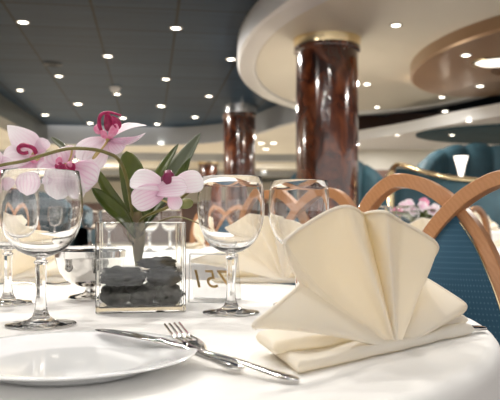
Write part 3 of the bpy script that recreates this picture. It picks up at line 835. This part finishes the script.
def rounded_sheet(bm, corners, z0, z1, nu=22, nv=10, wob=.0035, seed=0):
    """a folded pad of cloth between four corners (left-front, right-front, right-back, left-back)"""
    A, B, C, D = [Vector((c[0],c[1],0)) for c in corners]
    h = (z1-z0)/2; zc = (z0+z1)/2
    sec = []
    for i in range(9):
        a = -PI/2+PI*i/8; sec.append((1, math.cos(a), math.sin(a)))
    rings = []
    us = [0,.002,.006,.012,.019]+[.04+.92*i/nu for i in range(nu+1)]+[.981,.988,.994,.998,1]
    for u in us:
        f = A.lerp(B,u); b = D.lerp(C,u); d = (b-f); L = d.length; dn = d.normalized()
        ed_ = min(1., min(u,1-u)*(B-A).length/h); hh = h*max(.12, math.sqrt(max(0., 1-(1-ed_)**2)))
        row = []
        for s in range(10):                    # front rounded edge, bottom to top
            a = -PI/2+PI*s/9
            row.append((f+dn*(h*(1-math.cos(a))), hh*math.sin(a)))
        for s in range(1,nv): row.append((f+dn*(h+(L-2*h)*s/nv), hh*(1+.25*noise.noise(Vector((u*5+seed,s*.5,0))))))
        for s in range(10):
            a = PI/2-PI*s/9
            row.append((b-dn*(h*(1-math.cos(a))), hh*math.sin(a)))
        for s in range(1,nv): row.append((b-dn*(h+(L-2*h)*s/nv), -hh))
        rings.append([bm.verts.new((p.x+wob*noise.noise(Vector((u*7,seed,1))), p.y+wob*noise.noise(Vector((u*7,seed,5))), zc+dz+(wob*noise.noise(Vector((u*4,seed,9))) if dz > 0 else 0))) for p, dz in row])
    k = len(rings[0])
    for X, Y in zip(rings, rings[1:]):
        for i in range(k):
            j = (i+1) % k; bm.faces.new((X[i],X[j],Y[j],Y[i]))
    bm.faces.new(list(reversed(rings[0]))); bm.faces.new(rings[-1])
NL = Vector((.158,.755,TZ))
t = thing('napkin', 'large cream napkin folded into a standing fan, nearest the camera', 'napkin', tuple(NL), 'fan folded napkins on the foreground table')
bm = NB(); napkin_mesh(bm)
o = finish('pleated_fan', bm, M['napkin'], t, angle=180); solid(o, .0026, 0., 1)
bm = NB()
rounded_sheet(bm, [(.043,.634),(.278,.866),(.246,.905),(.020,.745)], TZ+.0012, TZ+.0135, seed=1)
rounded_sheet(bm, [(.022,.668),(.272,.872),(.240,.905),(.006,.742)], TZ+.0120, TZ+.0245, seed=4)
o = finish('folded_base', bm, M['napkin'], t, angle=60)
bm = NB(); sweep(bm, HEM, circ(.0022, 8)); finish('hem', bm, M['napkin'], t)
NAP = t
# napkins further round the table
c = T(284, 286); 
n2 = dup(NAP, (c.x+.005,c.y+.06,TZ), math.radians(-48), 'pale cream fan napkin standing behind the two wine glasses')
c = T(-6, 285)
n3 = dup(NAP, (c.x,c.y+.05,TZ), math.radians(-60), 'cream napkin at the far left edge behind the wine glasses')
def far_napkin(x, y, z, rz, label, g): return dup(NAP, (x,y,z), rz, label, g)
p = T(203,248)
far_napkin(p.x, p.y, TZ, .8, 'cream fan napkin on the table behind, right of the vase', 'napkins on the farther tables')
far_napkin(-1.05, 3.0, TZ, 2.2, 'cream fan napkin on the table behind, seen above the silver bowl', 'napkins on the farther tables')
far_napkin(1.80, 5.5, .82, -.75, 'cream fan napkin on the white table at the right edge', 'napkins on the farther tables')
far_napkin(.76, 2.77, TZ, -.85, 'pale napkin seen through the chair arch, left of the pink flowers', 'napkins on the farther tables')
far_napkin(1.17, 2.80, TZ, -.85, 'pale napkin seen through the chair arch, right of the pink flowers', 'napkins on the farther tables')

# ------------------------------------------------------------------ chairs
def make_chair(label):
    t = thing('dining_chair', label, 'chair', (0,0,0), 'wooden arched dining chairs')
    hoop = [(-.200,.47),(-.212,.62),(-.213,.78),(-.205,.860),(-.180,.927),(-.130,.968),(-.080,.965),(-.035,.943),(0,.914),(.045,.862),(.085,.785),(.120,.69),(.142,.58),(.150,.47)]
    for k, sg in enumerate((1,-1)):
        pts = [Vector((sg*x, .20+.0*k+(.07*(z-.47))+(-.010 if k else .010)*max(0., 1-abs(abs(x))/.16)*(1 if z > .6 else 0), z)) for x, z in hoop]
        path = catmull(pts, 6)
        bm = NB(); sec = [(-.5,-.45),(-.45,-.5),(.45,-.5),(.5,-.45),(.5,.45),(.45,.5),(-.45,.5),(-.5,.45)]
        sweep(bm, path, [(a*.027,b*.030) for a, b in sec], fixed=Vector((0,1,-.07)).normalized())
        finish('back_hoop', bm, M['wood'], t, angle=30)
    # upholstered panel between the two descending strands
    bm = NB()
    def half(z):
        z = min(max(z,.47),.905); pr = [(.47,.142),(.58,.134),(.69,.112),(.785,.077),(.862,.038),(.905,.004)]
        for (a,b),(c,d) in zip(pr,pr[1:]):
            if a <= z <= c: return b+(d-b)*(z-a)/(c-a)
        return .004
    def front(u, v):
        z = .47+.435*v; w = half(z); s = 2*u-1
        return Vector((s*w, .20+.07*(z-.47)-.010-.016*(1-s*s)*min(1,w/.06), z))
    def back(u, v):
        q = front(1-u, v); s = 2*u-1; z = q.z; return Vector((q.x, .20+.07*(z-.47)+.011, z))
    grid(bm, front, 12, 20); grid(bm, back, 12, 20)
    pn = finish('back_panel', bm, M['teal'], t, weld=True)
    bm = NB()
    for sg in (1,-1): tube(bm, [Vector((sg*(half(.47+.42*i/10)-.001), .20+.07*(.42*i/10)-.012, .47+.42*i/10)) for i in range(11)], .0014, 6, 3)
    finish('piping', bm, M['brass'], pn)
    bm = NB(); rs = []
    for z, k in ((.415,.93),(.42,.99),(.445,1.0),(.462,.96),(.470,.80),(.472,.4)):
        rs.append([bm.verts.new((math.copysign(abs(math.cos(a))**.6,math.cos(a))*.235*k, -.03+math.copysign(abs(math.sin(a))**.6,math.sin(a))*.225*k, z)) for a in [2*PI*i/40 for i in range(40)]])
    for A, B in zip(rs, rs[1:]):
        for i in range(40): bm.faces.new((A[i],A[(i+1)%40],B[(i+1)%40],B[i]))
    bm.faces.new(list(reversed(rs[0]))); bm.faces.new(rs[-1])
    finish('seat', bm, M['teal_plain'], t, angle=60)
    bm = NB(); box(bm, (0,-.01,.395), (.43,.40,.045)); finish('seat_frame', bm, M['wood'], t, smooth=False)
    for x, y in ((-.19,-.20),(.19,-.20)):
        bm = NB(); sweep(bm, [Vector((x,y,.42)),Vector((x,y-.005,.2)),Vector((x,y-.01,0))], circ(.018,10), scales=[1,.9,.7]); finish('leg', bm, M['wood'], t)
    for x in (-.197,.197):
        bm = NB(); sweep(bm, catmull([Vector((x,.203,.50)),Vector((x,.198,.40)),Vector((x,.22,.2)),Vector((x,.27,0))],4), [(a*.030,b*.030) for a, b in ((-.5,-.5),(.5,-.5),(.5,.5),(-.5,.5))]); finish('leg', bm, M['wood'], t, smooth=False)
    return t
CH = make_chair('wooden chair with interlaced arches and a teal back panel, right of the nearest napkin')
def put_chair(o, x, y, rz, label=None):
    """x, y: where the arches cross; rz: turn of the chair from facing the camera"""
    off = Matrix.Rotation(rz,3,'Z') @ Vector((0,.231,0))
    o.location = (x-off.x, y-off.y, 0); o.rotation_euler = (0,0,rz)
    if label: o['label'] = label
put_chair(CH, .381, 1.30, math.radians(-40))
put_chair(copy_tree(CH), .137, 2.02, math.radians(-42), 'wooden arched chair just behind the nearest napkin, left of the teal chair')
put_chair(copy_tree(CH), -.16, 4.35, math.radians(-22), 'wooden arched chair on the far side of the table behind the vase')
put_chair(copy_tree(CH), -1.50, 4.25, math.radians(38), 'wooden arched chair at the left of the table behind the vase')
put_chair(copy_tree(CH), 1.25, 4.1, math.radians(33), 'wooden arched chair beyond the table with the pink flower bowl')

# ------------------------------------------------------------------ glasses on the farther tables
G2 = 'wine glasses on the farther tables'
for px, py, z, l in ((90,246,TZ,'far wine glass between the large glass and the orchid leaves, left of two'),(107,247,TZ,'far wine glass behind the orchid leaf, right of two'),
                  (60,249,TZ,'far wine glass seen through the large left glass'),(150,252,TZ,'far wine glass seen behind the vase'),
                  (172,250,TZ,'far wine glass right behind the vase, beside the folded napkin')):
    p = T(px, py, z); dup(GL, (p.x,p.y,z+.0006), .1*px, l, G2)
for x, y, z, l in ((.565,3.03,TZ,'wine glass under the chair arch, leftmost on the flower bowl table'),(.665,2.96,TZ,'wine glass just left of the pink flower bowl, the nearer one'),
                   (.885,2.97,TZ,'wine glass just right of the pink flower bowl'),(2.06,5.38,.82,'wine glass right of the napkin on the right edge table'),(1.57,5.72,.82,'wine glass left of the napkin on the right edge table')):
    dup(GL, (x,y,z+.0006), x, l, G2)
# flower bowl seen through the chair arch
fx, fy = .765, 3.19
t = thing('flower_bowl', 'low glass bowl of pink flowers and green leaves seen through the chair arch', 'flowers', (fx,fy,TZ))
bm = NB(); lathe(bm, [(0,.0),(.05,.0),(.075,.03),(.08,.075),(.076,.075),(.07,.032),(.045,.006),(0,.006)], 32, (fx,fy,TZ+.001)); finish('bowl', bm, M['glass'], t)
bm = NB()
rnd = random.Random(3)
for i in range(16):
    a = 2*PI*i/16; d = Vector((math.cos(a),math.sin(a),.35+.5*rnd.random())); b0_ = Vector((fx,fy,TZ+.09))
    petal(bm, b0_, b0_+d*(.12+.03*rnd.random()), .05, (0,0,1), arch=.2)
finish('foliage', bm, M['leaf'], t, angle=180)
for i in range(11):
    a = i*2.4; r = .025+.075*math.sqrt(i/11); q = Vector((fx+r*math.cos(a), fy+r*math.sin(a), TZ+.235-.6*r+.02*rnd.random())); bm = NB()
    for k in range(5):
        b = 2*PI*k/5+i; d = Vector((math.cos(b),-.5+math.sin(b)*.4,math.sin(b)))
        petal(bm, q, q+d*.026, .026, (0,-1,.4), nu=4, nv=6)
    finish('blossom', bm, M['petal'] if i % 3 else M['lip_pink'], t, angle=180)

# ------------------------------------------------------------------ booth, rail and sconce at the right
def booth(cx, cy, r, a0, a1, z1, label, nseg=9):
    t = thing('banquette', label, 'banquette', (cx,cy,0), 'teal curved banquettes')
    bm = NB(); da = (a1-a0)/nseg; N = nseg*8
    def pos(u, v):
        a = a0+(a1-a0)*u; puff = abs(math.sin(PI*nseg*u))**.6
        prof = [(-.02,.42),(-.045,.6),(-.05,.9),(-.02,1.08),(.05,1.12),(.12,1.08),(.13,.6),(.13,.0)]
        k = v*(len(prof)-1); i = min(int(k),len(prof)-2); f = k-i
        dr = prof[i][0]+(prof[i+1][0]-prof[i][0])*f; zz = prof[i][1]+(prof[i+1][1]-prof[i][1])*f
        z = zz*(z1/1.12)*(1 if zz < .45 else .70+.30*math.sin(PI*u))+ (.03*puff if zz > 1. else 0)
        return Vector((cx+(r+dr-.045*puff*(1 if v < .6 else 0))*math.cos(a), cy+(r+dr-.045*puff*(1 if v < .6 else 0))*math.sin(a), z))
    grid(bm, pos, N, 21); finish('backrest', bm, M['teal_plain'], t, angle=70)
    bm = NB()
    def seat(u, v):
        a = a0+(a1-a0)*u; prof = [(-.02,.45),(-.3,.48),(-.48,.46),(-.52,.42),(-.50,.36),(-.48,.02)]
        k = v*(len(prof)-1); i = min(int(k),len(prof)-2); f = k-i
        return Vector((cx+(r+prof[i][0]+(prof[i+1][0]-prof[i][0])*f)*math.cos(a), cy+(r+prof[i][0]+(prof[i+1][0]-prof[i][0])*f)*math.sin(a), prof[i][1]+(prof[i+1][1]-prof[i][1])*f))
    grid(bm, seat, N, 15); finish('seat', bm, M['teal_plain'], t, angle=60)
    return t
booth(3.2, 8.3, 1.08, math.radians(10), math.radians(185), 1.92, 'tall curved teal banquette with fluted back at the right edge')
booth(1.25, 9.6, .70, math.radians(10), math.radians(170), 1.85, 'lower teal banquette just right of the thick marble column', 7)
booth(-2.7, 7.5, .9, math.radians(-10), math.radians(190), 1.2, 'teal banquette at the left behind the orchid flowers', 8)
# brass rail with a glass panel in front of the booth
rl = [P(391,186,7.1), P(391,171,7.1), P(396,165.5,7.05), P(404,165.5,7.0), P(420,171,6.95), P(445,177,6.85), P(480,181,6.8), P(520,186,6.75)]
t = thing('brass_railing', 'curved brass handrail on a glass screen in front of the tall banquette', 'rail', (rl[0].x, rl[0].y, 0))
bm = NB(); tube(bm, rl[1:], .026, 12, 8); finish('handrail', bm, M['brass'], t)
bm = NB(); tube(bm, [Vector((rl[0].x,rl[0].y,0)), Vector((rl[0].x,rl[0].y,.6)), rl[0], rl[1]], .028, 12, 4); finish('post', bm, M['brass'], t)
bm = NB(); lathe(bm, [(.0,-.10),(.04,-.09),(.062,-.04),(.066,.0),(.055,.05),(.03,.08),(0,.09)], 20, P(391,181,7.1)); finish('finial', bm, M['brass'], t)
bm = NB(); tp = [p-Vector((0,0,.03)) for p in catmull(rl[2:], 8)]; n = len(tp)-1
grid(bm, lambda u, v: Vector((tp[round(u*n)].x, tp[round(u*n)].y, .25+(tp[round(u*n)].z-.25)*v)), n, 2)
o = finish('screen', bm, M['teal_plain'], t); solid(o, .02)
p = P(461,163,8.3)
t = thing('standing_lamp', 'bright white fan-shaped glass lamp standing inside the tall teal banquette', 'lamp', (p.x,p.y,1.2))
bm = NB(); lathe(bm, [(.015,-.20),(.03,-.13),(.055,-.02),(.085,.08),(.08,.08),(.05,-.01),(.02,-.13),(0,-.19)], 28, p); finish('shade', bm, M['sconce'], t)
bm = NB(); lathe(bm, [(.02,-.19),(.015,-.25),(.02,-p.z+.03),(.15,-p.z+.02),(.15,-p.z),(0,-p.z)], 20, p); finish('stand', bm, M['brass'], t)

# ================================================================== light
w = bpy.data.worlds.new('World'); S.world = w; w.use_nodes = True
w.node_tree.nodes['Background'].inputs[0].default_value = (1,.97,.94,1)
w.node_tree.nodes['Background'].inputs[1].default_value = 1.3
def area(x, y, z, size, power, col=(1,.95,.88), rot=(0,0,0), spread=180):
    d = bpy.data.lights.new('lamp', 'AREA'); d.shape = 'DISK'; d.size = size; d.energy = power; d.color = col; d.spread = math.radians(spread)
    o = bpy.data.objects.new('ceiling_lamp_or_fill', d); COL.objects.link(o); o.location = (x,y,z); o.rotation_euler = rot
    return o
def point(x, y, z, r, power, col=(1,.88,.70)):
    d = bpy.data.lights.new('lamp', 'POINT'); d.shadow_soft_size = r; d.energy = power; d.color = col
    o = bpy.data.objects.new('canopy_fill_light', d); COL.objects.link(o); o.location = (x,y,z); return o
for lx, ly, lp in ((-1.0,1.9,26),(-.2,2.5,20),(-1.8,1.4,20),(.9,2.0,12),(-.3,.7,8),(.9,.4,8),(-1.5,.1,8),(.3,-.6,8)):
    area(lx, ly, 2.92, .13, lp)
area(-1.6, 4.2, 2.90, .5, 60)
area(1.0, 4.3, 2.90, .5, 60)
area(-1.0, 8.0, 2.92, .4, 90)
area(-2.0, 12.0, 2.92, .4, 90)
area(2.0, 9.0, 2.70, .3, 50)
area(3.4, 6.0, 2.56, .3, 70)
area(-7, 8, 2.58, .8, 220)  # from here on, fill lights added to brighten the far ceilings by bounce
area(-7, 13, 2.58, .8, 220)
area(-4, 18.5, 2.58, .5, 240)
area(.6, 18.5, 2.58, .5, 240)
area(-7, 24, 2.58, .8, 240)
area(2.0, 24, 2.58, .5, 200)
area(6.3, 12.2, 2.2, .3, 60)  # fill lights added to brighten the right tier and its wall
area(2.6, 12.3, 2.27, .3, 45)
area(1.2, 13.5, 2.58, .3, 60)
point(.90, 7.95, 1.2, .2, 60)  # added fill hidden behind the thick column, brightens the canopy underside
# ================================================================== camera
cam = bpy.data.cameras.new('Camera'); co = bpy.data.objects.new('Camera', cam); COL.objects.link(co); S.camera = co
co.location = (0,0,CZ); co.rotation_euler = (PI/2,0,0)
cam.sensor_width = 36; cam.lens = F/500*36; cam.shift_y = 22/500; cam.clip_start = .02
cam.dof.use_dof = True; cam.dof.focus_distance = .95; cam.dof.aperture_fstop = 10.0
S.view_settings.view_transform = 'Standard'; S.view_settings.look = 'None'; S.view_settings.gamma = 1.; S.view_settings.use_curve_mapping = False
S.view_settings.exposure = .08
cy = S.cycles
cy.use_denoising = True
cy.max_bounces = 14; cy.transmission_bounces = 14; cy.transparent_max_bounces = 8; cy.glossy_bounces = 6; cy.diffuse_bounces = 4
cy.sample_clamp_indirect = 6.; cy.caustics_refractive = True; cy.caustics_reflective = True; cy.blur_glossy = .3
